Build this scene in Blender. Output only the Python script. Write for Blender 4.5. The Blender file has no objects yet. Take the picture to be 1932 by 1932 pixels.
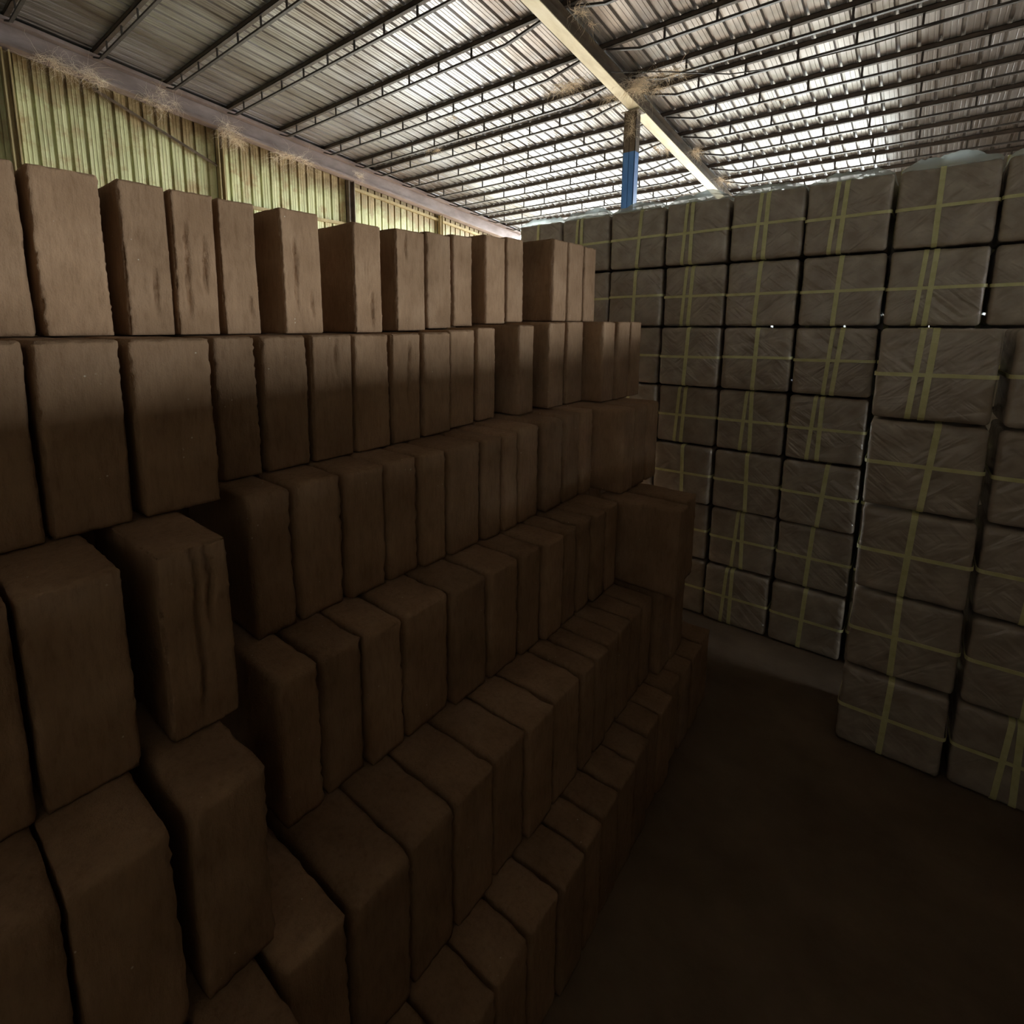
import bpy, math, random
from mathutils import Vector, noise, Matrix

# ------------------------------------------------------------------ camera, world, light, exposure
sc = bpy.context.scene
COL = sc.collection
cam_d = bpy.data.cameras.new('camera')
cam = bpy.data.objects.new('camera', cam_d); COL.objects.link(cam)
F_PX, CX, CY, S = 994.0, 892.0, 770.0, 1932.0          # focal length and optical centre of the photo
cam_d.sensor_fit = 'HORIZONTAL'; cam_d.sensor_width = 36.0
cam_d.lens = F_PX / S * 36.0
cam_d.shift_x = (S / 2 - CX) / S
cam_d.shift_y = -(S / 2 - CY) / S
cam_d.clip_start = 0.02; cam_d.clip_end = 300
cam.location = (0, 0, 1.58)
cam.rotation_euler = (math.radians(90) - math.atan2(155, 994), 0, math.radians(40))
sc.camera = cam

SKY = 42.0
world = bpy.data.worlds.new('daylight'); sc.world = world; world.use_nodes = True
wn = world.node_tree
bg = wn.nodes['Background']
bg.inputs['Color'].default_value = (0.88, 0.96, 1.0, 1); bg.inputs['Strength'].default_value = SKY
sc.view_settings.view_transform = 'Standard'; sc.view_settings.look = 'None'
sc.view_settings.gamma = 1.0; sc.view_settings.use_curve_mapping = False
sc.view_settings.exposure = 0.34
sc.cycles.max_bounces = 10; sc.cycles.diffuse_bounces = 7; sc.cycles.glossy_bounces = 4
sc.cycles.transparent_max_bounces = 12
sc.cycles.sample_clamp_indirect = 12.0

# building measurements (metres). X: along the purlins, Y: down the roof slope, Z: up
XL, XR, YB, YF = -10.0, 9.0, -4.0, 14.35
def RZ(y): return 5.85 - 0.1007 * y                    # top of the rafters
EAVE_SILL = 0.02
OPEN_L = (5.2, 2.9)                                     # past this Y the green wall stops at this height; open below
EAVE_X = -0.9                                          # eave open left of here; unseen wall added to the right dims the roof
OPX = .82                                             # unseen stack added beyond the aisle to block light
SIDE_SLOT = (2.3, 8.0, 2.3, 1.35)                                # unseen right-wall opening added to light the top row: y0, y1, top, sill

def portal(name, loc, rot, sx, sy):                    # daylight through an opening of the shed
    l = bpy.data.lights.new(name, 'AREA'); l.shape = 'RECTANGLE'; l.size = sx; l.size_y = sy
    l.cycles.is_portal = True
    o = bpy.data.objects.new(name, l); COL.objects.link(o); o.location = loc; o.rotation_euler = rot
    return o
portal('daylight_eave', ((XL + EAVE_X) / 2, YF - .02, (EAVE_SILL + RZ(YF)) / 2), (math.radians(-90), 0, 0), EAVE_X - XL, RZ(YF) - EAVE_SILL + .2)
portal('daylight_side_slot', (XR - .05, (SIDE_SLOT[0] + SIDE_SLOT[1]) / 2, (SIDE_SLOT[2] + SIDE_SLOT[3]) / 2), (0, math.radians(90), 0), SIDE_SLOT[2] - SIDE_SLOT[3], SIDE_SLOT[1] - SIDE_SLOT[0])  # added slot, out of view, that carries light to the top row

portal('daylight_left', (XL + .04, (OPEN_L[0] + YF) / 2, OPEN_L[1] / 2), (0, math.radians(-90), 0), OPEN_L[1], YF - OPEN_L[0])

# ------------------------------------------------------------------ helpers
def tag(o, label=None, cat=None, group=None, kind=None):
    if label: o['label'] = label
    if cat: o['category'] = cat
    if group: o['group'] = group
    if kind: o['kind'] = kind
    return o
class MB:
    def __init__(s): s.v = []; s.f = []
    def add(s, vs, fs):
        b = len(s.v); s.v += [tuple(v) for v in vs]; s.f += [tuple(i + b for i in f) for f in fs]
    def box(s, x0, x1, y0, y1, z0, z1, fn=None):
        vs = [(x, y, z) for x in (x0, x1) for y in (y0, y1) for z in (z0, z1)]
        if fn: vs = [fn(*v) for v in vs]
        s.add(vs, [(0, 1, 3, 2), (4, 6, 7, 5), (0, 4, 5, 1), (2, 3, 7, 6), (0, 2, 6, 4), (1, 5, 7, 3)])
    def tube(s, pts, r, n=6, taper=None):
        pts = [Vector(p) for p in pts]; rings = []
        for i, p in enumerate(pts):
            a = pts[max(i - 1, 0)]; b = pts[min(i + 1, len(pts) - 1)]
            d = (b - a).normalized() if (b - a).length > 1e-9 else Vector((0, 0, 1))
            u = d.cross(Vector((0, 0, 1)) if abs(d.z) < .9 else Vector((1, 0, 0))).normalized(); w = d.cross(u)
            rr = r if taper is None else r * (1 - (1 - taper) * i / (len(pts) - 1))
            rings.append([p + u * (rr * math.cos(2 * math.pi * k / n)) + w * (rr * math.sin(2 * math.pi * k / n)) for k in range(n)])
        vs = [q for g in rings for q in g]
        fs = [(i * n + k, i * n + (k + 1) % n, (i + 1) * n + (k + 1) % n, (i + 1) * n + k) for i in range(len(pts) - 1) for k in range(n)]
        fs += [tuple(range(n))[::-1], tuple((len(pts) - 1) * n + k for k in range(n))]
        s.add(vs, fs)
    def build(s, name, m, parent=None, smooth=False, link=True):
        me = bpy.data.meshes.new(name); me.from_pydata(s.v, [], s.f); me.update()
        if m: me.materials.append(m)
        if smooth:
            for p in me.polygons: p.use_smooth = True
        o = bpy.data.objects.new(name, me)
        if link: COL.objects.link(o)
        if parent: o.parent = parent
        return o
def empty(name, loc):
    o = bpy.data.objects.new(name, None); COL.objects.link(o); o.location = loc; o.empty_display_size = .1
    return o

# ------------------------------------------------------------------ materials
def nodes(name):
    m = bpy.data.materials.new(name); m.use_nodes = True
    nt = m.node_tree; return m, nt, nt.nodes['Principled BSDF']
def N(nt, t, **kw):
    n = nt.nodes.new(t)
    for k, v in kw.items():
        if k.startswith('i_'): n.inputs[k[2:].replace('_', ' ')].default_value = v
        else: setattr(n, k, v)
    return n
def ramp(nt, fac, stops):
    r = nt.nodes.new('ShaderNodeValToRGB'); e = r.color_ramp.elements
    while len(e) < len(stops): e.new(.5)
    for el, (p, c) in zip(e, stops): el.position = p; el.color = (*c, 1)
    nt.links.new(fac, r.inputs['Fac']); return r.outputs['Color']
def mapping(nt, scale, coord='Object', rot=(0, 0, 0)):
    tc = nt.nodes.new('ShaderNodeTexCoord'); mp = nt.nodes.new('ShaderNodeMapping')
    mp.inputs['Scale'].default_value = scale; mp.inputs['Rotation'].default_value = rot
    nt.links.new(tc.outputs[coord], mp.inputs['Vector']); return mp.outputs['Vector']
def mixc(nt, fac, a, b, blend='MIX'):
    mx = nt.nodes.new('ShaderNodeMix'); mx.data_type = 'RGBA'; mx.blend_type = blend
    for sock, val in ((mx.inputs[0], fac), (mx.inputs[6], a), (mx.inputs[7], b)):
        if hasattr(val, 'links') or hasattr(val, 'is_linked'): nt.links.new(val, sock)
        elif isinstance(val, tuple): sock.default_value = (*val, 1)
        else: sock.default_value = val
    return mx.outputs[2]
def simple(name, stops, scale=(6, 6, 6), rough=.7, metal=0, bump=.3, detail=6, bscale=None, dist=.01):
    m, nt, b = nodes(name)
    v = mapping(nt, scale)
    n = N(nt, 'ShaderNodeTexNoise', i_Scale=1.0, i_Detail=detail, i_Roughness=.6); nt.links.new(v, n.inputs['Vector'])
    nt.links.new(ramp(nt, n.outputs['Fac'], stops), b.inputs['Base Color'])
    b.inputs['Roughness'].default_value = rough; b.inputs['Metallic'].default_value = metal
    if bump:
        n2 = N(nt, 'ShaderNodeTexNoise', i_Scale=1.0, i_Detail=6.0)
        nt.links.new(mapping(nt, bscale or tuple(4 * s for s in scale)), n2.inputs['Vector'])
        bp = N(nt, 'ShaderNodeBump', i_Strength=bump, i_Distance=dist)
        nt.links.new(n2.outputs['Fac'], bp.inputs['Height']); nt.links.new(bp.outputs['Normal'], b.inputs['Normal'])
    return m

def coir_material():
    m, nt, b = nodes('compressed coir')
    oi = nt.nodes.new('ShaderNodeObjectInfo')
    tc = nt.nodes.new('ShaderNodeTexCoord')
    va = nt.nodes.new('ShaderNodeVectorMath'); va.operation = 'ADD'
    nt.links.new(tc.outputs['Object'], va.inputs[0]); nt.links.new(oi.outputs['Location'], va.inputs[1])
    big = N(nt, 'ShaderNodeTexNoise', i_Scale=9.0, i_Detail=4.0); nt.links.new(va.outputs[0], big.inputs['Vector'])
    c = ramp(nt, big.outputs['Fac'], [(.3, (.26, .158, .09)), (.55, (.325, .203, .12)), (.8, (.39, .255, .157))])
    mp = nt.nodes.new('ShaderNodeMapping'); mp.inputs['Scale'].default_value = (90, 90, 22)
    nt.links.new(va.outputs[0], mp.inputs['Vector'])
    fib = N(nt, 'ShaderNodeTexNoise', i_Scale=1.0, i_Detail=5.0, i_Roughness=.7); nt.links.new(mp.outputs[0], fib.inputs['Vector'])
    fc = ramp(nt, fib.outputs['Fac'], [(.25, (.78, .75, .72)), (.5, (1, 1, 1)), (.75, (1.12, 1.12, 1.1))])
    c2 = mixc(nt, 1.0, c, fc, 'MULTIPLY')
    sp = N(nt, 'ShaderNodeTexVoronoi', i_Scale=55.0); nt.links.new(va.outputs[0], sp.inputs['Vector'])
    flk = ramp(nt, sp.outputs['Distance'], [(.0, (1, 1, 1)), (.06, (1, 1, 1)), (.1, (0, 0, 0))])
    rnd = N(nt, 'ShaderNodeTexNoise', i_Scale=14.0, i_Detail=1.0); nt.links.new(va.outputs[0], rnd.inputs['Vector'])
    msk = ramp(nt, rnd.outputs['Fac'], [(.62, (0, 0, 0)), (.68, (1, 1, 1))])
    mk = mixc(nt, 1.0, flk, msk, 'MULTIPLY')
    c3 = mixc(nt, mk, c2, (.62, .52, .40))
    hv = N(nt, 'ShaderNodeHueSaturation'); mr = N(nt, 'ShaderNodeMapRange'); mr.inputs[3].default_value = .85; mr.inputs[4].default_value = 1.12
    nt.links.new(oi.outputs['Random'], mr.inputs[0]); nt.links.new(mr.outputs[0], hv.inputs['Value']); nt.links.new(c3, hv.inputs['Color'])
    nt.links.new(hv.outputs['Color'], b.inputs['Base Color'])
    b.inputs['Roughness'].default_value = .9; b.inputs['Specular IOR Level'].default_value = .15
    bp = N(nt, 'ShaderNodeBump', i_Strength=.7, i_Distance=.004); nt.links.new(fib.outputs['Fac'], bp.inputs['Height'])
    gr = N(nt, 'ShaderNodeTexNoise', i_Scale=240.0, i_Detail=3.0); nt.links.new(va.outputs[0], gr.inputs['Vector'])
    bp2 = N(nt, 'ShaderNodeBump', i_Strength=.5, i_Distance=.002); nt.links.new(gr.outputs['Fac'], bp2.inputs['Height'])
    nt.links.new(bp.outputs['Normal'], bp2.inputs['Normal']); nt.links.new(bp2.outputs['Normal'], b.inputs['Normal'])
    return m
M_COIR = coir_material()

def wrap_material():
    m, nt, b = nodes('clear plastic wrapped over coir')
    oi = nt.nodes.new('ShaderNodeObjectInfo'); tc = nt.nodes.new('ShaderNodeTexCoord')
    va = nt.nodes.new('ShaderNodeVectorMath'); va.operation = 'ADD'
    nt.links.new(tc.outputs['Object'], va.inputs[0]); nt.links.new(oi.outputs['Location'], va.inputs[1])
    n = N(nt, 'ShaderNodeTexNoise', i_Scale=14.0, i_Detail=5.0); nt.links.new(va.outputs[0], n.inputs['Vector'])
    c = ramp(nt, n.outputs['Fac'], [(.3, (.33, .262, .20)), (.7, (.49, .415, .33))])
    nt.links.new(c, b.inputs['Base Color'])
    b.inputs['Roughness'].default_value = .55; b.inputs['Specular IOR Level'].default_value = .4
    b.inputs['Coat Weight'].default_value = .9; b.inputs['Coat Roughness'].default_value = .16
    # tight diagonal creases pulled towards the straps
    prev = None; hs = []
    for ang, sc_ in ((.75, 1.0), (-.7, 1.15), (.25, .8)):
        mr = nt.nodes.new('ShaderNodeMapping'); mr.inputs['Rotation'].default_value = (0, ang, 0); nt.links.new(va.outputs[0], mr.inputs['Vector'])
        mp = nt.nodes.new('ShaderNodeMapping'); mp.inputs['Scale'].default_value = (4.5 * sc_, 7, 27 * sc_)
        nt.links.new(mr.outputs[0], mp.inputs['Vector'])
        w = N(nt, 'ShaderNodeTexNoise', i_Scale=1.0, i_Detail=2.0, i_Roughness=.45, i_Distortion=.6); nt.links.new(mp.outputs[0], w.inputs['Vector']); hs.append(w.outputs['Fac'])
    sel = N(nt, 'ShaderNodeTexNoise', i_Scale=7.0, i_Detail=0.0); nt.links.new(va.outputs[0], sel.inputs['Vector'])
    s1 = ramp(nt, sel.outputs['Fac'], [(.45, (0, 0, 0)), (.55, (1, 1, 1))])
    h = mixc(nt, s1, hs[0], hs[1]); h2 = mixc(nt, .35, h, hs[2])
    bp = N(nt, 'ShaderNodeBump', i_Strength=.85, i_Distance=.02); nt.links.new(h2, bp.inputs['Height'])
    nt.links.new(bp.outputs['Normal'], b.inputs['Normal']); nt.links.new(bp.outputs['Normal'], b.inputs['Coat Normal'])
    return m
M_WRAP = wrap_material()
M_STRAP = simple('yellow green packing strap', [(.3, (.62, .60, .26)), (.7, (.78, .75, .42))], (30, 30, 30), .45, 0, .2, dist=.002)

def film_material():
    m, nt, b = nodes('pale green plastic film')
    b.inputs['Base Color'].default_value = (.88, .98, .95, 1); b.inputs['Roughness'].default_value = .25
    tr = N(nt, 'ShaderNodeBsdfTranslucent'); tr.inputs['Color'].default_value = (.9, 1.0, .97, 1)
    tp = N(nt, 'ShaderNodeBsdfTransparent')
    ms = nt.nodes.new('ShaderNodeMixShader'); ms.inputs[0].default_value = .75
    nt.links.new(b.outputs[0], ms.inputs[1]); nt.links.new(tr.outputs[0], ms.inputs[2])
    ms2 = nt.nodes.new('ShaderNodeMixShader'); ms2.inputs[0].default_value = .4
    nt.links.new(ms.outputs[0], ms2.inputs[1]); nt.links.new(tp.outputs[0], ms2.inputs[2])
    nt.links.new(ms2.outputs[0], nt.nodes['Material Output'].inputs['Surface'])
    return m
M_FILM = film_material()

def roof_material():
    m, nt, b = nodes('aged galvanised roof sheet')
    v = mapping(nt, (1.3, .35, 1.3)); n = N(nt, 'ShaderNodeTexNoise', i_Scale=1.0, i_Detail=6.0, i_Roughness=.6); nt.links.new(v, n.inputs['Vector'])
    dirt = ramp(nt, n.outputs['Fac'], [(.38, (0, 0, 0)), (.66, (1, 1, 1))])
    v2 = mapping(nt, (40, .8, 4)); n2 = N(nt, 'ShaderNodeTexNoise', i_Scale=1.0, i_Detail=4.0); nt.links.new(v2, n2.inputs['Vector'])
    base = ramp(nt, n2.outputs['Fac'], [(.3, (.26, .257, .262)), (.7, (.42, .42, .44))])
    c = mixc(nt, dirt, base, (.15, .125, .11)); nt.links.new(c, b.inputs['Base Color'])
    b.inputs['Metallic'].default_value = .68
    rr = ramp(nt, n2.outputs['Fac'], [(.3, (.30, .30, .30)), (.7, (.44, .44, .44))]); nt.links.new(rr, b.inputs['Roughness'])
    return m
M_ROOF = roof_material()
def wall_material():
    m, nt, b = nodes('faded green wall sheet')
    v = mapping(nt, (3, 9, .8)); n = N(nt, 'ShaderNodeTexNoise', i_Scale=1.0, i_Detail=7.0, i_Roughness=.65); nt.links.new(v, n.inputs['Vector'])
    v2 = mapping(nt, (2, 2.2, 2.2)); n2 = N(nt, 'ShaderNodeTexNoise', i_Scale=1.0, i_Detail=7.0, i_Roughness=.7); nt.links.new(v2, n2.inputs['Vector'])
    c = ramp(nt, n.outputs['Fac'], [(.3, (.30, .29, .14)), (.5, (.46, .47, .25)), (.72, (.60, .59, .35))])
    d = ramp(nt, n2.outputs['Fac'], [(.50, (0, 0, 0)), (.66, (1, 1, 1))])
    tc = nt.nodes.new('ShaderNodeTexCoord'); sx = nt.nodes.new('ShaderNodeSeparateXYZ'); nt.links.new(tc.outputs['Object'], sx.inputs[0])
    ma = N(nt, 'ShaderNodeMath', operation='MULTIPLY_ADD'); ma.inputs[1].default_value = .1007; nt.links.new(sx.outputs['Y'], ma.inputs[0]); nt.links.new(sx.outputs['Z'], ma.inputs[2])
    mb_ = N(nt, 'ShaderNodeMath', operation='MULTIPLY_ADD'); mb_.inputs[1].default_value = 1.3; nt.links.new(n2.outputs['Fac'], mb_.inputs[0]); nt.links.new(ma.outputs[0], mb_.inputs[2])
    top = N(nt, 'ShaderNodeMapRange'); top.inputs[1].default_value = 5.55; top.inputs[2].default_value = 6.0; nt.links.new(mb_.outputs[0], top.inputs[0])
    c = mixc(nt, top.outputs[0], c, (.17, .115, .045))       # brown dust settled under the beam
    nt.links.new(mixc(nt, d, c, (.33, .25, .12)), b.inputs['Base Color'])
    b.inputs['Roughness'].default_value = .6
    return m
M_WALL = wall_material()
M_STEEL = simple('dark primer steel', [(.3, (.030, .022, .018)), (.7, (.075, .055, .042))], (6, 6, 6), .7, .2, .2)
M_CHORD = simple('dark painted steel rod', [(.3, (.03, .028, .03)), (.7, (.07, .06, .055))], (9, 9, 9), .6, .3, .15)
M_CREAM = simple('dusty cream painted steel', [(.3, (.46, .40, .26)), (.55, (.66, .61, .45)), (.75, (.76, .73, .60))], (5, 1.2, 5), .65, 0, .2)
M_BROWN = simple('dusty brown steel web', [(.3, (.06, .045, .032)), (.7, (.14, .105, .075))], (7, 3, 7), .8, 0, .3)
M_BEAM = simple('dusty purple grey steel', [(.3, (.16, .12, .11)), (.7, (.28, .23, .22))], (5, 2, 5), .8, 0, .3)
M_OLIVE = simple('dusty olive steel', [(.3, (.20, .15, .07)), (.7, (.34, .27, .13))], (5, 5, 3), .8, 0, .3)
M_BLUE = simple('faded blue paint', [(.3, (.05, .16, .46)), (.7, (.10, .26, .62))], (6, 6, 2), .5, 0, .1)
M_FLOOR = simple('dusty brown floor', [(.3, (.13, .085, .05)), (.7, (.21, .145, .09))], (3, 3, 3), .95, 0, .5)
M_GROUND_DARK = simple('dark unseen ground', [(.3, (.05, .045, .03)), (.7, (.09, .08, .055))], (.5, .5, .5), .95, 0, 0)  # dark unseen ground, added to dim what the roof sheets reflect
M_GROUND_BRIGHT = simple('bright unseen ground', [(.3, (.34, .33, .31)), (.7, (.42, .42, .40))], (.5, .5, .5), .95, 0, 0)  # bright unseen ground, added as a reflector for the far roof sheets
M_WEB = simple('dusty cobweb', [(.3, (.60, .49, .36)), (.7, (.80, .70, .56))], (20, 20, 20), .9, 0, 0)
M_PLASTER = simple('dusty grey masonry', [(.3, (.10, .085, .07)), (.7, (.17, .15, .125))], (2, 2, 2), .95, 0, .3)
M_CABLE = simple('black cable sheath', [(.3, (.03, .027, .025)), (.7, (.06, .055, .05))], (9, 9, 9), .6, 0, 0)

# ------------------------------------------------------------------ the setting
m = MB(); m.box(XL - .3, XR + .3, YB - .3, YF + .3, -.12, 0); tag(m.build('floor', M_FLOOR), kind='structure')
m = MB(); m.box(XL - 2.6, XL - .3, 9.0, YF + 30, -.25, -.12); m.box(XL - .3, XR + 40, 21.5, 70, -.25, -.12); tag(m.build('ground', M_GROUND_BRIGHT), kind='structure')  # bright strips laid where the roof's reflections land, out of view
m = MB(); m.box(XL - .3, XR + 40, YF + .3, 21.5, -.25, -.12); m.box(XR + .3, XR + 40, YB - 10, YF + .3, -.25, -.12); m.box(XL - 40, XL - 2.6, YB - 10, YF + 30, -.25, -.12); m.box(XL - 2.6, XL - .3, YB - 10, 9.0, -.25, -.12)  # dark strips laid out of view to hold down the roof glare
tag(m.build('ground', M_GROUND_DARK), kind='structure')

PUR = .06                                              # purlin depth between rafter and sheet
def corrugated_roof():
    x = XL - .15; prof = []
    k = 0
    x0 = math.floor(XL / .2) * .2 - .13
    while x0 + k * .2 < XR + .2:
        b = x0 + k * .2
        prof += [(b, 0), (b + .055, 0), (b + .058, .004), (b + .066, .004), (b + .069, 0), (b + .110, 0), (b + .113, .004), (b + .121, .004), (b + .124, 0), (b + .150, 0), (b + .162, .032), (b + .186, .032), (b + .198, 0)]
        k += 1
    vs = []; fs = []
    ys = [YB - .3 + i * (YF + .35 - YB) / 8 for i in range(9)]
    for y in ys:
        for (px, pz) in prof: vs.append((px, y, RZ(y) + PUR + .002 + pz))
    n = len(prof)
    for j in range(8):
        for i in range(n - 1): fs.append((j * n + i, j * n + i + 1, (j + 1) * n + i + 1, (j + 1) * n + i))
    mb = MB(); mb.add(vs, fs); o = mb.build('ceiling', M_ROOF)
    md = o.modifiers.new('thickness', 'SOLIDIFY'); md.thickness = .001; md.offset = 1
    tag(o, kind='structure')
corrugated_roof()

def gable_wall():                                      # left wall: vertical ribbed sheeting under the roof slope
    prof = []; y = YB
    while y < YF:
        prof += [(y, 0), (y + .045, .0), (y + .048, .004), (y + .056, .004), (y + .059, 0), (y + .095, 0), (y + .098, .004), (y + .106, .004), (y + .109, 0), (y + .148, 0), (y + .153, -.05), (y + .193, -.05), (y + .198, 0)]
        y += .2
    vs = []; fs = []; n = len(prof)
    for t in (0, .5, 1):
        for (py, px) in prof:
            zb = 0 if py < OPEN_L[0] else OPEN_L[1]
            vs.append((XL + px, py, zb + t * (RZ(py) + .08 - zb)))
    for j in range(2):
        for i in range(n - 1): fs.append((j * n + i, j * n + i + 1, (j + 1) * n + i + 1, (j + 1) * n + i))
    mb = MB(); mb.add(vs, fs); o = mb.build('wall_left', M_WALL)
    md = o.modifiers.new('thickness', 'SOLIDIFY'); md.thickness = .004; md.offset = 0
    tag(o, kind='structure')
gable_wall()
sl = lambda x, y, z: (x, y, z + RZ(y))
m = MB(); m.box(XR, XR + .2, YB, SIDE_SLOT[0], 0, RZ(YF)); m.box(XR, XR + .2, SIDE_SLOT[1], YF, 0, RZ(YF)); m.box(XR, XR + .2, SIDE_SLOT[0], SIDE_SLOT[1], SIDE_SLOT[2], RZ(YF)); m.box(XR, XR + .2, SIDE_SLOT[0], SIDE_SLOT[1], 0, SIDE_SLOT[3])
m.box(XR, XR + .2, YB, YF, -1.5, .14, sl)
tag(m.build('wall_right', M_PLASTER), kind='structure')
m = MB(); m.box(XL - .1, XR + .2, YB - .2, YB, 0, RZ(YB) + .14); tag(m.build('wall_back', M_PLASTER), kind='structure')
m = MB(); m.box(XL, EAVE_X, YF - .2, YF, 0, EAVE_SILL); m.box(EAVE_X, XR, YF - .2, YF, 0, RZ(YF) + .1); tag(m.build('wall_front', M_PLASTER), kind='structure')  # full-height part is unseen, added to dim the right roof bay

# gable beam, posts, rails, brace on the green wall
m = MB(); m.box(XL + .02, XL + .26, YB + .05, YF - .05, -.05, 0, sl); m.box(XL + .02, XL + .14, YB + .05, YF - .05, -.30, -.05, sl); m.box(XL + .02, XL + .22, YB + .05, YF - .05, -.34, -.30, sl)
tag(m.build('gable_beam', M_BEAM), 'long dusty grey steel beam sloping along the top of the green sheet wall', 'beam')
for i, (y, mt, w, lab) in enumerate([(1.9, M_OLIVE, .10, 'olive steel post on the green wall at the far left of the picture'),
                                (4.77, M_OLIVE, .10, 'olive dusty wall post between the first two stretches of green sheeting'),
                                (7.62, M_BROWN, .16, 'dark brown wall post right of the second stretch of green sheeting'),
                                (10.5, M_OLIVE, .10, 'pale wall post near the far end of the green wall')]):
    m = MB(); m.box(XL + .01, XL + .14, y - w / 2, y - w / 2 + .02, 0, RZ(y) - .36); m.box(XL + .01, XL + .03, y - w / 2, y + w / 2, 0, RZ(y) - .36); m.box(XL + .01, XL + .14, y + w / 2 - .02, y + w / 2, 0, RZ(y) - .36)
    tag(m.build('wall_post', mt), lab, 'post', 'posts of the green sheet wall')
m = MB(); m.box(XL + .005, XL + .06, 4.9, 7.5, 3.78, 3.84)
tag(m.build('wall_rail', M_OLIVE), 'olive horizontal rail low on green wall left of the dark post', 'rail')
m = MB(); m.box(XL + .005, XL + .06, 7.75, YF - .4, -.50, -.44, sl)
tag(m.build('wall_rail', M_OLIVE), 'olive sloping rail under the gable beam right of the dark wall post', 'rail')
m = MB(); m.tube([(XL + .06, 2.9, 5.13), (XL + .06, 4.72, 4.42)], .024, 4)
tag(m.build('wall_brace', M_BROWN), 'thin dark diagonal brace across the leftmost stretch of green wall', 'brace')

# rafters: I-beams
def rafter(x, label):
    e = empty('roof_rafter', (x, YB, RZ(YB)))
    off = lambda X, Y, Z: (X, Y - YB, Z + RZ(Y) - RZ(YB))
    a = MB(); a.box(-.008, .008, YB + .02, YF, -.20, -.012, off); a.build('web', M_BROWN, e)
    a = MB(); a.box(-.085, .085, YB + .02, YF, -.212, -.20, off); a.build('lower_flange', M_CREAM, e)
    a = MB(); a.box(-.085, .085, YB + .02, YF, -.012, 0, off); a.build('upper_flange', M_BROWN, e)
    return tag(e, label, 'beam', 'roof rafters')
RX = -3.63
rafter(RX, 'cream edged steel rafter crossing above the blue column')
rafter(2.7, 'steel rafter on the right of the shed, past the wrapped bundles')

# column under the rafter
e = empty('steel_column', (RX - .06, 8.2, 0))
zc = RZ(8.2) - .225
def channel(mb, z0, z1, w=.095):
    mb.box(-w, -.004, -.075, -.065, z0, z1); mb.box(.004, w, -.075, -.065, z0, z1)
    mb.box(-w, -w + .008, -.075, .075, z0, z1); mb.box(w - .008, w, -.075, .075, z0, z1)
    mb.box(-.012, -.004, -.068, .075, z0, z1); mb.box(.004, .012, -.068, .075, z0, z1)
    mb.box(-w, w, .067, .075, z0, z1)
a = MB(); channel(a, 0, 4.22); tag(a.build('blue_painted_shaft', M_BLUE, e), 'faded blue lower shaft')
a = MB(); channel(a, 4.22, zc - .012, .097); tag(a.build('bare_upper_shaft', M_BROWN, e), 'dusty brown unpainted top')
a = MB(); a.box(-.13, .15, -.12, .12, zc - .012, zc); a.build('cap_plate', M_BROWN, e)
tag(e, 'tall steel column, blue below and dusty brown above, holding the rafter', 'column')

# lattice purlins
def purlin(y, xa, xb, label, group, la=.42, lb=.42):
    z = RZ(y)
    e = empty('roof_purlin', (xa, y, z)); L = xb - xa
    a = MB(); a.box(0, L, -.03, -.024, .0, PUR - .004); a.box(0, L, -.03, .03, .0, .006); a.box(0, L, -.03, .03, PUR - .008, PUR - .002)
    a.build('top_channel', M_STEEL, e)
    zb = -.125
    a = MB()
    pts = [(.12, 0, -.006), (la, 0, zb), (L - lb, 0, zb), (L - .12, 0, -.006)]
    for p, q in zip(pts[:-1], pts[1:]):
        a.add([(p[0], -.02, p[2]), (p[0], .02, p[2]), (p[0], .02, p[2] - .026), (p[0], -.02, p[2] - .026),
               (q[0], -.02, q[2]), (q[0], .02, q[2]), (q[0], .02, q[2] - .026), (q[0], -.02, q[2] - .026)],
              [(0, 1, 2, 3), (4, 7, 6, 5), (0, 4, 5, 1), (1, 5, 6, 2), (2, 6, 7, 3), (3, 7, 4, 0)])
    a.build('bottom_chord', M_CHORD, e)
    x = la + .3
    while x < L - lb - .15:
        t = MB(); t.box(x - .012, x + .012, -.009, .009, zb, 0); t.build('tie_bar', M_CHORD, e); x += .605
    return tag(e, label, 'purlin', group)
YP = [.95, 1.93, 2.92, 3.91, 4.90, 5.90, 6.88, 7.68, 8.20, 9.05, 9.88, 10.70, 11.55, 12.35, 13.20, 14.05]
ORD = ['first', 'second', 'third', 'fourth', 'fifth', 'sixth', 'seventh', 'eighth', 'ninth', 'tenth', 'eleventh', 'twelfth', 'thirteenth', 'fourteenth', 'fifteenth', 'sixteenth', 'seventeenth', 'eighteenth', 'nineteenth', 'twentieth']
for i, y in enumerate(YP):
    far = len(YP) - 1 - i
    purlin(y, XL + .04, RX - .02, 'dark lattice purlin left of the rafter, %s one back from the open eave' % ORD[far], 'purlins of the left roof bay', .45, .75)
    if y > 4.5:
        purlin(y, RX + .02, 2.7 - .02, 'dark lattice purlin right of the rafter, %s one back from the open eave' % ORD[far], 'purlins of the right roof bay', .58, .58)
# cable sagging across the right bay
m = MB(); m.tube([(-3.5, 7.05, 4.93), (-2.8, 7.17, 4.78), (-2.14, 7.57, 4.70), (-1.7, 7.74, 4.70), (-.75, 7.95, 4.75), (.4, 8.2, 4.9)], .008, 5)
tag(m.build('electric_cable', M_CABLE), 'thin black cable sagging between purlins right of the blue column', 'cable')

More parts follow.
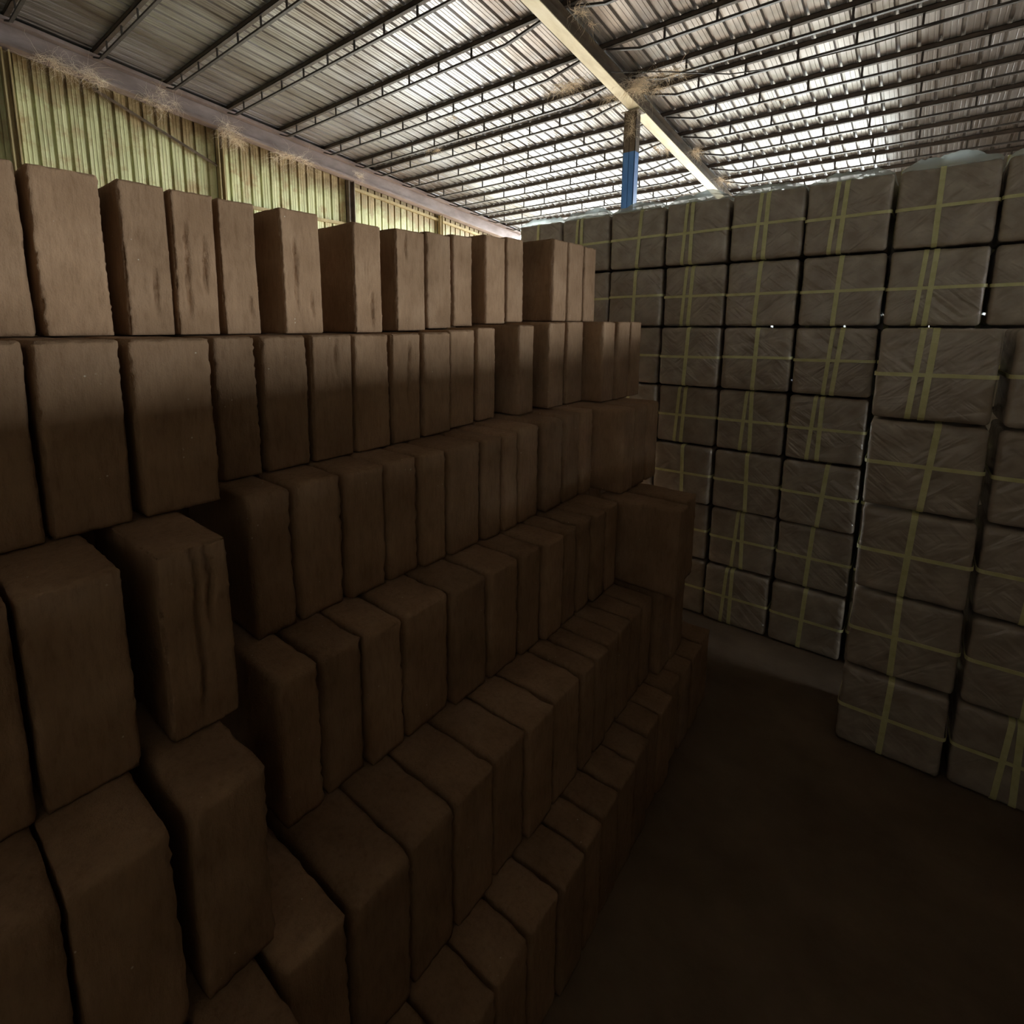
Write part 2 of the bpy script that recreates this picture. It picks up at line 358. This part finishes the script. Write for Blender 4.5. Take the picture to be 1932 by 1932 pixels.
# ------------------------------------------------------------------ coir blocks
def block_mesh(w, d, h, seed, step, cracks=(), chip=1.0):
    """rough compressed block, thickness w along Y, depth d along X (front face at +x), height h; base at z=0, centred in y, front at x=0"""
    nx, ny, nz = max(3, round(d / (step * 1.8))), max(4, round(w / step)), max(6, round(h / step))
    idx = {}; vs = []; fs = []
    r = .0035 + .0025 * random.Random(seed).random()
    off = Vector((seed * 3.17, seed * 1.31, seed * 7.7))
    rnd = random.Random(seed); lean = rnd.uniform(-.004, .004); bow = rnd.uniform(-.0015, .0015)
    def vert(i, j, k):
        key = (i, j, k)
        if key in idx: return idx[key]
        x, y, z = -d + d * i / nx, -w / 2 + w * j / ny, h * k / nz
        p = Vector((x, y, z))
        c = Vector((min(max(x, -d + r), -r), min(max(y, -w / 2 + r), w / 2 - r), min(max(z, r * .5), h - r)))
        dv = p - c
        if dv.length > 1e-6: p = c + dv.normalized() * min(r, dv.length)
        ne = (x > -r) + (abs(y) > w / 2 - step * .9) + (z > h - step * .9) + (z < step * .9)
        n1 = noise.fractal(p * 9 + off, 1, 2, 4); n2 = noise.noise(p * 60 + off * 2)
        p2 = p.copy()
        nrm = Vector(((x > -1e-6) - (x < -d + 1e-6), (y > w / 2 - 1e-6) - (y < -w / 2 + 1e-6), (k == nz) - 0)) 
        amp = .0016 * n1 + .0010 * n2 - .0012
        if ne >= 2:
            e1 = noise.noise(p * 75 + off * 3); amp -= .0042 * chip * max(0, e1 + .1) + .0035 * abs(noise.noise(p * 190 + off)) + .006 * max(0, noise.noise(p * 22 + off) - .35)
        p2 += nrm * amp
        if i == nx:
            for (yc, z0, z1) in cracks:
                yy = y - yc - .006 * noise.noise(Vector((seed, z * 14, 3))) - .0025 * noise.noise(Vector((seed, z * 70, 9)))
                if z0 < z < z1: p2.x -= .016 * math.exp(-(yy / .0034) ** 2) * min(1, (z - z0) * 20, (z1 - z) * 20 + .3)
        p2.y += lean * (z / h) + bow * math.sin(math.pi * z / h)
        if k > 0: p2.y = max(-w / 2, min(w / 2, p2.y))
        idx[key] = len(vs); vs.append(p2); return idx[key]
    for j in range(ny):
        for k in range(nz):
            fs.append((vert(nx, j, k), vert(nx, j + 1, k), vert(nx, j + 1, k + 1), vert(nx, j, k + 1)))
            fs.append((vert(0, j, k), vert(0, j, k + 1), vert(0, j + 1, k + 1), vert(0, j + 1, k)))
    for i in range(nx):
        for k in range(nz):
            fs.append((vert(i, 0, k), vert(i + 1, 0, k), vert(i + 1, 0, k + 1), vert(i, 0, k + 1)))
            fs.append((vert(i, ny, k), vert(i, ny, k + 1), vert(i + 1, ny, k + 1), vert(i + 1, ny, k)))
        for j in range(ny):
            fs.append((vert(i, j, 0), vert(i, j + 1, 0), vert(i + 1, j + 1, 0), vert(i + 1, j, 0)))
            fs.append((vert(i, j, nz), vert(i + 1, j, nz), vert(i + 1, j + 1, nz), vert(i, j + 1, nz)))
    return vs, fs
H = .312
def sm(t): t = max(0, min(1, t)); return t * t * (3 - 2 * t)
def ZT(n, y): return n * H * (1 + .025 * sm((y - 1.0) / .9))       # top of the nth layer from the floor
BN = [0]
def block(xf, y0, y1, layer, label, group, cracks=(), fine=False, d=.30, rot=0, dz=0, chip=1.0, h=None):
    BN[0] += 1; seed = BN[0]
    yc = (y0 + y1) / 2; zb = ZT(layer - 1, yc) + .001 + dz; hh = h or (ZT(layer, yc) - ZT(layer - 1, yc) - .002)
    vs, fs = block_mesh(y1 - y0, d, hh, seed, (.0042 if cracks else .0065) if fine else .013, cracks, chip)
    mb = MB(); mb.v = vs; mb.f = fs
    o = mb.build('coir_block', M_COIR, smooth=True)
    o.location = (xf, yc, zb); o.rotation_euler = (0, 0, rot)
    return tag(o, label, 'coir block', group)
R = random.Random(5)
def row(xfun, ys, layer, rowname, pile, first=0, fine=False, gap=.007, cracks={}):
    for i in range(len(ys) - 1):
        y0, y1 = ys[i] + gap / 2, ys[i + 1] - gap / 2
        xf = xfun((y0 + y1) / 2) + R.uniform(-.006, .006)
        block(xf, y0, y1, layer, 'rough brown coir block, %s in the %s %s' % (ORD[i + first], rowname, pile), rowname + ' of the coir block pile', cracks.get(i, ()), fine)

# top row (layer 6): every block separately, as it stands
TOPG = 'coir blocks of the top row'
T = [  # x front, y0, y1, label, cracks
 (-1.25, -.120, -.010, 'coir block at the far left end of the lit top row, past the picture edge', ()),
 (-1.25, -.005, .115, 'lit coir block of the top row, second from its far left end', ()),
 (-1.25, .120, .240, 'lit coir block of the top row, two left of the first dark gap', ()),
 (-1.25, .246, .366, 'smooth lit coir block just left of the first dark gap in top row', ()),
 (-1.25, .386, .481, 'lit top row coir block just right of the first dark gap, under the green wall', ((.01, .03, .14),)),
 (-1.25, .4815, .580, 'lit top row coir block with long vertical cracks and pale flecks', ((-.02, .02, .25), (.018, .08, .22))),
 (-1.26, .590, .686, 'lit top row coir block in the shade of its cracked, protruding right neighbour', ((.02, .03, .09),)),
 (-1.235, .730, .851, 'protruding lit coir block with two short cracks, left of the wide gap', ((-.02, .05, .24), (.025, .03, .11))),
 (-1.25, .963, 1.070, 'lit coir block standing right after the wide dark gap under dark wall post', ((.012, .0, .12),)),
 (-1.25, 1.123, 1.252, 'first of three lit coir blocks packed tight in the middle of top row', ((-.02, .2, .3),)),
 (-1.25, 1.256, 1.380, 'middle one of three lit coir blocks packed tight in top row', ()),
 (-1.25, 1.384, 1.492, 'round cornered lit coir block, last of the three packed tight in top row', ()),
 (-1.215, 1.520, 1.645, 'lit coir block with frayed foot, left of a tight lit pair', ()),
 (-1.215, 1.650, 1.765, 'lit coir block beside the deep shaded gap before the last three', ()),
 (-1.12, 1.822, 1.938, 'first of the last three top row blocks, with a wide dark side', ()),
 (-1.12, 1.942, 2.072, 'middle of the last three top row blocks, with a dark nick at its foot', ()),
 (-1.13, 2.094, 2.205, 'last lit coir block of the top row, rounded shoulder against wrapped bundles', ()),
]
for k, (xf, y0, y1, lab, cr) in enumerate(T):
    rot = {6: .0, 7: .02, 8: .0}.get(k, 0)
    block(xf, y0 + .002, y1 - .003, 6, lab, TOPG, cr, True, rot=rot, dz=.0)

# second row (layer 5)
L2 = [.487, .589, .713, .841, .967, 1.086, 1.214, 1.345, 1.452]
row(lambda y: -1.11, L2, 5, 'second row', 'right of the left pile', fine=True, gap=.009, cracks={4: ((.01, .1, .29),), 2: ((.01, .2, .3),)})
G2 = 'second row of the coir block pile'
for (xf, y0, y1, lab) in [(-1.05, 1.50, 1.595, 'narrow protruding coir block of the second row with a half lit front'),
                          (-1.03, 1.66, 1.775, 'second row coir block just right of the half lit protruding one'),
                          (-1.02, 1.78, 1.905, 'second row coir block with rounded lower corner'),
                          (-.94, 1.91, 2.02, 'first of three flush second row blocks near the bundles'),
                          (-.93, 2.025, 2.14, 'middle of three flush second row blocks near the bundles'),
                          (-.93, 2.15, 2.26, 'last second row block, nearest the wrapped bundles')]:
    block(xf, y0, y1, 5, lab, G2, (), True)
# third row (layer 4)
L3 = [.478, .578, .704, .824, .935, 1.033, 1.171, 1.26, 1.34, 1.46]
row(lambda y: -.985 + .06 * sm((y - .5) / 1), L3, 4, 'third row', 'right of the left pile')
row(lambda y: -.91, [1.47, 1.586, 1.704, 1.79], 4, 'third row', 'past the first nine', first=9)
for (y0, y1, lab) in [(1.80, 1.905, 'protruding third row coir block with a lit top, near the bundles'), (1.91, 2.02, 'third row coir block behind the protruding lit topped one'), (2.03, 2.14, 'last coir block of the third row, beside the bundles')]:
    block(-.79, y0, y1, 4, lab, 'third row of the coir block pile')
# fourth row (layer 3)
L4 = [.436, .53, .637, .743, .892, 1.027, 1.164, 1.27, 1.378, 1.465, 1.555, 1.65, 1.745]
row(lambda y: -.835 + .06 * sm((y - .4) / 1.2), L4, 3, 'fourth row', 'right of the left pile')
block(-.56, 1.762, 1.865, 3, 'large protruding coir block at the right end of the fourth row', 'fourth row of the coir block pile')
block(-.58, 1.90, 2.01, 3, 'fourth row coir block standing behind the large protruding end one', 'fourth row of the coir block pile')
# fifth row (layer 2)
L5 = [.31, .43, .566, .692, .824, .951, 1.075, 1.217, 1.30, 1.383, 1.47, 1.563, 1.66, 1.752]
row(lambda y: -.625, L5, 2, 'fifth row', 'right of the left pile')
row(lambda y: -.60, [1.77, 1.89, 2.02], 2, 'fifth row', 'right end', first=13)
# bottom row (layer 1)
L6 = [.31, .43, .55, .67, .79, .91, 1.03, 1.13, 1.24, 1.36, 1.48, 1.60, 1.72, 1.84, 1.96, 2.09, 2.22]
row(lambda y: -.50 - .045 * sm((y - 1) / 1), L6, 1, 'bottom row', 'right of the left pile')

# the pile goes on behind its face: one more block deep
back = []
for q in range(4):
    vs, fs = block_mesh(.118, .30, H - .003, 900 + q, .03)
    mb = MB(); mb.v = vs; mb.f = fs; o = mb.build('coir_block', M_COIR, smooth=True, link=False); back.append(o)
XBK = {6: -1.58, 5: -1.44, 4: -1.30, 3: -1.15, 2: -.95, 1: -.86}
for L in XBK:
    y = -.85
    while y < 2.76:
        o = back[(L + int(y * 9)) % 4].copy(); COL.objects.link(o)
        k = (ZT(L, y) - ZT(L - 1, y) - .002) / (H - .003); o.scale = (1, 1, k * (.985 if L == 6 else 1))
        o.location = (XBK[L] - .03 * 0, y, ZT(L - 1, y) + .001)
        tag(o, 'coir block standing behind the front blocks, almost hidden inside the pile', 'coir block', 'coir blocks behind the front of the pile'); y += .1215

# left pile, standing further out
LY = {5: [(.305, .44), (.175, .292), (.055, .17), (-.065, .05), (-.185, -.07)],
      4: [(.258, .365), (.10, .217), (-.02, .095), (-.14, -.025)],
      3: [(.225, .335), (.09, .205), (-.03, .085), (-.15, -.035)],
      2: [(.20, .30), (.08, .195), (-.04, .075), (-.16, -.045)],
      1: [(.19, .30), (.07, .185), (-.05, .065), (-.17, -.055)]}
LX = {5: -1.0, 4: -.82, 3: -.68, 2: -.55, 1: -.44}
NM = {5: 'upper', 4: 'second', 3: 'third', 2: 'fourth', 1: 'lowest'}
LW = ['rightmost', 'second from right', 'third from right', 'fourth from right', 'leftmost']
for L in (5, 4, 3, 2, 1):
    for i, (y0, y1) in enumerate(LY[L]):
        if L == 4 and i == 0: lab = 'coir block with a split, crumbling top at the edge of the left pile'
        elif L == 5 and i == 0: lab = 'wide coir block at the right edge of the left pile, below the lit row'
        else: lab = 'shaded coir block of the left pile, %s in its %s layer' % (LW[i], NM[L])
        block(LX[L], y0, y1, L, lab, 'coir blocks of the left pile', ((.0, .0, .31), (.02, .15, .31)) if (L, i) == (4, 0) else (), L == 4 or L == 5, chip=3 if (L, i) == (4, 0) else 1)

# ------------------------------------------------------------------ wrapped bundles
PW, PH, PD = .309, .311, .31
def bundle_mesh(seed):
    n = 20; vs = []; idx = {}; fs = []; r = .017
    off = Vector((seed * 5.3, seed * 2.7, seed * 1.9))
    def vert(i, j, k):
        key = (i, j, k)
        if key in idx: return idx[key]
        x, y, z = -PW / 2 + PW * i / n, -PD / 2 + PD * j / n, PH * k / n
        p = Vector((x, y, z)); c = Vector((min(max(x, -PW / 2 + r), PW / 2 - r), min(max(y, -PD / 2 + r), PD / 2 - r), min(max(z, r), PH - r)))
        dv = p - c
        if dv.length > 1e-6: p = c + dv.normalized() * min(r, dv.length)
        q = p + off
        cr = abs(noise.noise(Vector(((q.x + q.z) * 5, q.y * 5, (q.x - q.z) * 34)))) if noise.noise(q * 6) > 0 else abs(noise.noise(Vector(((q.x - q.z) * 5, q.y * 5, (q.x + q.z) * 34))))
        sag = .004 * noise.noise(q * 7)
        mid = Vector((0, 0, PH / 2)); nrm = Vector((p.x / (PW / 2), p.y / (PD / 2), (p.z - PH / 2) / (PH / 2)))
        mx = max(abs(nrm.x), abs(nrm.y), abs(nrm.z)); nn = Vector([v if abs(v) > .93 * mx else 0 for v in nrm]).normalized()
        p = p - nn * (.004 * (1 - cr) * .8 + .0005) + nn * min(0, sag)
        idx[key] = len(vs); vs.append(p); return idx[key]
    for a in range(n):
        for b in range(n):
            fs += [(vert(a, 0, b), vert(a + 1, 0, b), vert(a + 1, 0, b + 1), vert(a, 0, b + 1)), (vert(a, n, b), vert(a, n, b + 1), vert(a + 1, n, b + 1), vert(a + 1, n, b)),
                   (vert(0, a, b), vert(0, a, b + 1), vert(0, a + 1, b + 1), vert(0, a + 1, b)), (vert(n, a, b), vert(n, a + 1, b), vert(n, a + 1, b + 1), vert(n, a, b + 1)),
                   (vert(a, b, 0), vert(a, b + 1, 0), vert(a + 1, b + 1, 0), vert(a + 1, b, 0)), (vert(a, b, n), vert(a + 1, b, n), vert(a + 1, b + 1, n), vert(a, b + 1, n))]
    mb = MB(); mb.v = vs; mb.f = fs; return mb
def ring(mb, pts, wdir, w, t):                         # a flat band closed around a loop of points
    c = sum((Vector(p) for p in pts), Vector()) / len(pts); n = len(pts); wd = Vector(wdir) * w / 2; vs = []
    for p in pts:
        p = Vector(p); o = (p - c); o -= o.dot(Vector(wdir)) * Vector(wdir); o.normalize()
        vs += [p - wd, p + wd, p + wd + o * t, p - wd + o * t]
    fs = []
    for i in range(n):
        j = (i + 1) % n
        for q in range(4): fs.append((4 * i + q, 4 * j + q, 4 * j + (q + 1) % 4, 4 * i + (q + 1) % 4))
    mb.add(vs, fs)
def loop(hx, hz, r, n=4):
    out = []
    for (sx, sz, a0) in ((1, 1, 0), (-1, 1, 90), (-1, -1, 180), (1, -1, 270)):
        for k in range(n + 1):
            a = math.radians(a0 + 90 * k / n); out.append((sx * (hx - r) + r * math.cos(a), sz * (hz - r) + r * math.sin(a)))
    return out
def film_mesh(seed):                                   # crumpled film bunched on the bundle's top
    mb = MB(); nx, ny = 26, 14; off = Vector((seed * 9.1, seed, 0))
    vs = []; fs = []
    for i in range(nx + 1):
        for j in range(ny + 1):
            x = -PW / 2 + .004 + (PW - .008) * i / nx; y = -PD / 2 - .004 + PD * j / ny
            p = Vector((x, y, 0)) + off
            e = max(0.0, math.sin(math.pi * i / nx)) ** .6
            z = .004 + e * (.022 + .055 * abs(noise.noise(p * 8)) + .02 * abs(noise.noise(p * 28))) + .004 * noise.noise(p * 60)
            if j == 0: z = .001 - .012 * abs(noise.noise(p * 15))
            vs.append((x, y, PH + z - .003))
    for i in range(nx):
        for j in range(ny): a = i * (ny + 1) + j; fs.append((a, a + ny + 1, a + ny + 2, a + 1))
    mb.add(vs, fs); return mb
PITCH = .3155
def make_bundle(seed, loc, double=False, film=False, dxs=0.0, tilt=0.0):
    e = empty('wrapped_bundle', loc)
    bundle_mesh(seed).build('plastic_wrap', M_WRAP, e, smooth=True)
    lz = loop(PD / 2 + .0005, PH / 2 - .002, .02)
    a = MB(); ring(a, [(dxs + tilt * (z / PH), y, z + PH / 2) for (y, z) in lz], (1, 0, 0), .018, .002); a.build('strap', M_STRAP, e)
    if double:
        a = MB(); ring(a, [(dxs - .034 + .016 * (z / PH), y, z + PH / 2) for (y, z) in lz], (1, 0, 0), .016, .0015); a.build('strap', M_STRAP, e)
    lh = loop(PW / 2 + .0005, PD / 2 + .0005, .02)
    a = MB(); ring(a, [(x, y, PH * .5 + .004 * (x / PW) + .003 * seed % .01) for (x, y) in lh], (0, 0, 1), .013, .002); a.build('strap', M_STRAP, e)
    if film: film_mesh(seed).build('plastic_film', M_FILM, e, smooth=True)
    return e
def copy_tree(o):
    c = o.copy(); COL.objects.link(c)
    for ch in list(o.children):
        k = ch.copy(); COL.objects.link(k); k.parent = c
    return c
proto = {}
def bundle(kind, seed, loc, rz, label, group):
    key = (kind, seed)
    if key not in proto:
        b = make_bundle(seed, loc, kind in ('double', 'film_double'), kind.startswith('film'), dxs=[-.012, .006, .018, 0, -.02][seed % 5], tilt=[.012, -.01, .02, .006, 0][seed % 5]); proto[key] = b
    else:
        b = copy_tree(proto[key]); b.location = loc
    b.rotation_euler = (0, 0, rz)
    return tag(b, label, 'bundle', group)
RB = random.Random(11)
LAY = ['bottom', 'second from bottom', 'third from bottom', 'middle', 'third from top', 'second from top', 'top']
XE = [-2.02, -1.71, -1.396, -1.08, -.765, -.448, -.13, .188, .506, .824, 1.142]
for c in range(10):
    xc = (XE[c] + XE[c + 1]) / 2
    for l in range(7):
        if c < 2 and l < 4: continue                   # these stand wholly behind the block pile in the photo
        top = l == 6
        kind = ('film_double' if RB.random() < .5 else 'film') if top else ('double' if RB.random() < .4 else 'single')
        loc = (xc + RB.uniform(-.0025, .0025), 2.86 + PD / 2 + .004 + RB.uniform(0, .012) + (.012 if l % 2 else 0), l * PITCH + .001)
        bundle(kind, RB.randrange(5), loc, RB.uniform(-.015, .015),
               'strapped bundle of the tall wall, %s layer, %s column from its left end' % (LAY[l], ORD[c]), 'bundles of the tall wrapped wall')
LAY5 = ['bottom', 'second from bottom', 'middle', 'second from top', 'top']
for c in range(4):
    for l in range(5):
        loc = (.055 + c * .322 + RB.uniform(-.004, .004), 2.30 + PD / 2 + RB.uniform(-.006, .006), l * PITCH + .001)
        bundle('double' if RB.random() < .4 else 'single', RB.randrange(5), loc, RB.uniform(-.015, .015),
               'wrapped bundle of low right stack, %s layer, %s column' % (LAY5[l], ['leftmost', 'second', 'third', 'fourth'][c]), 'bundles of the low right stack')
# second rank behind the tall wall, set half a bundle sideways
for c in range(9):
    for l in range(7):
        loc = (XE[c + 1] - .0 + RB.uniform(-.004, .004), 3.20 + PD / 2, l * PITCH + .001)
        loc = (loc[0], loc[1], l * .3262 + .001)
        b = bundle('single', RB.randrange(5), loc, 0, 'wrapped bundle in the second rank, seen only through gaps of the tall bundle wall', 'bundles behind the tall wrapped wall'); b.scale = ((XE[c + 2] - XE[c]) / 2 / PW * .996 if c < 9 else 1, 1, 1.046)
# unseen bundles added right of the camera to keep light off the lower rows
for c in range(17):
    for l in range(8 if c < 11 else 5):
        loc = (OPX, -3.075 + c * .325, l * PITCH + .001)
        bundle('single', RB.randrange(5), loc, math.pi / 2, 'unseen wrapped bundle added across the aisle to block light, outside the picture', 'unseen bundles added to shade the aisle')

# ------------------------------------------------------------------ cobwebs
def cobweb(c, spread, n, label, seed, droop=.12, r=.0021):
    rr = random.Random(seed); mb = MB()
    c = Vector(c)
    sp = Vector(spread)
    knots = [Vector((rr.gauss(0, .5) * sp.x, rr.gauss(0, .5) * sp.y, rr.gauss(0, .4) * sp.z)) for _ in range(max(3, n // 12))]
    for q in range(int(n * 2.4)):
        p = rr.choice(knots) + Vector((rr.gauss(0, .12) * sp.x, rr.gauss(0, .12) * sp.y, rr.gauss(0, .12) * sp.z))
        L = (sp.x + sp.y + sp.z) * rr.uniform(.1, .55) / 7
        v = Vector((rr.gauss(0, 1) * sp.x, rr.gauss(0, 1) * sp.y, rr.gauss(0, 1) * sp.z)).normalized()
        pts = [p.copy()]
        for t in range(8):
            v = (v + Vector((rr.gauss(0, .35), rr.gauss(0, .35), rr.gauss(0, .3) - .12))).normalized()
            p = p + v * L                              # strands stay under the sheet and in front of the gable beam
            p.z = min(p.z, RZ(c.y + p.y) + .08 - c.z); p.x = max(p.x, XL + .265 + rr.uniform(0, .01) - c.x)
            pts.append(p.copy())
        mb.tube(pts, r * rr.uniform(.3, 1.2), 3, .3)
    o = mb.build('cobweb', M_WEB); o.location = c - Vector((0, 0, .05))
    return tag(o, label, 'cobweb', 'dusty cobwebs under the roof')
rz = RZ
WEBS = [((XL + .35, 2.55, rz(2.55) - .30), (.22, .34, .16), 130, 'thick tan cobweb at the far left end of the gable beam'),
        ((XL + .32, 3.75, rz(3.75) - .30), (.16, .26, .17), 90, 'tan cobweb hanging below the gable beam, next right of the thick corner one'),
        ((XL + .30, 4.85, rz(4.85) - .35), (.16, .28, .24), 120, 'tan cobweb draped over the top of the first olive wall post'),
        ((XL + .28, 6.1, rz(6.1) - .35), (.12, .5, .14), 90, 'sparse cobweb along the gable beam between olive and dark wall posts'),
        ((XL + .25, 7.7, rz(7.7) - .2), (.10, .2, .10), 35, 'cobweb on the gable beam above the dark wall post'),
        ((RX + .32, 7.6, rz(7.6) - .12), (.42, .2, .08), 200, 'large frayed cobweb at the head of the blue column, right side'),
        ((RX - .02, 8.15, rz(8.2) - .36), (.10, .09, .22), 90, 'cobweb wrapped around the brown top of the column'),
        ((RX - .55, 7.1, rz(7.1) - .10), (.34, .14, .08), 110, 'pale cobweb clump on the purlin left of the column'),
        ((RX + .25, 5.8, rz(5.8) - .10), (.12, .3, .06), 40, 'cobweb along the rafter near the top of the picture'),
        ((RX - .2, 9.6, rz(9.6) - .18), (.14, .25, .06), 45, 'cobweb on the rafter just left of the blue column shaft'),
        ((RX + .28, 10.2, rz(10.2) - .12), (.10, .3, .05), 60, 'cobweb strip on the rafter right of the column'),
        ((RX + .3, 11.9, rz(11.9) - .10), (.12, .3, .05), 45, 'farthest cobweb on the rafter, just above the bundle wall'),
        ((-6.2, 6.9, rz(6.9) - .12), (.16, .06, .06), 25, 'small cobweb on a purlin in the middle of left roof bay'),
        ((-7.4, 7.7, rz(7.7) - .12), (.2, .06, .06), 25, 'small cobweb on a purlin nearer the green wall'),
        ((-1.9, 9.05, rz(9.05) - .1), (.2, .05, .05), 25, 'small cobweb on a purlin in the right roof bay'),
        ((-1.6, 13.1, rz(13.1) - .1), (.5, .08, .05), 50, 'long cobweb low over the bundle wall in the right bay')]
for i, (c, s_, n, lab) in enumerate(WEBS): cobweb(c, s_, n, lab, i)
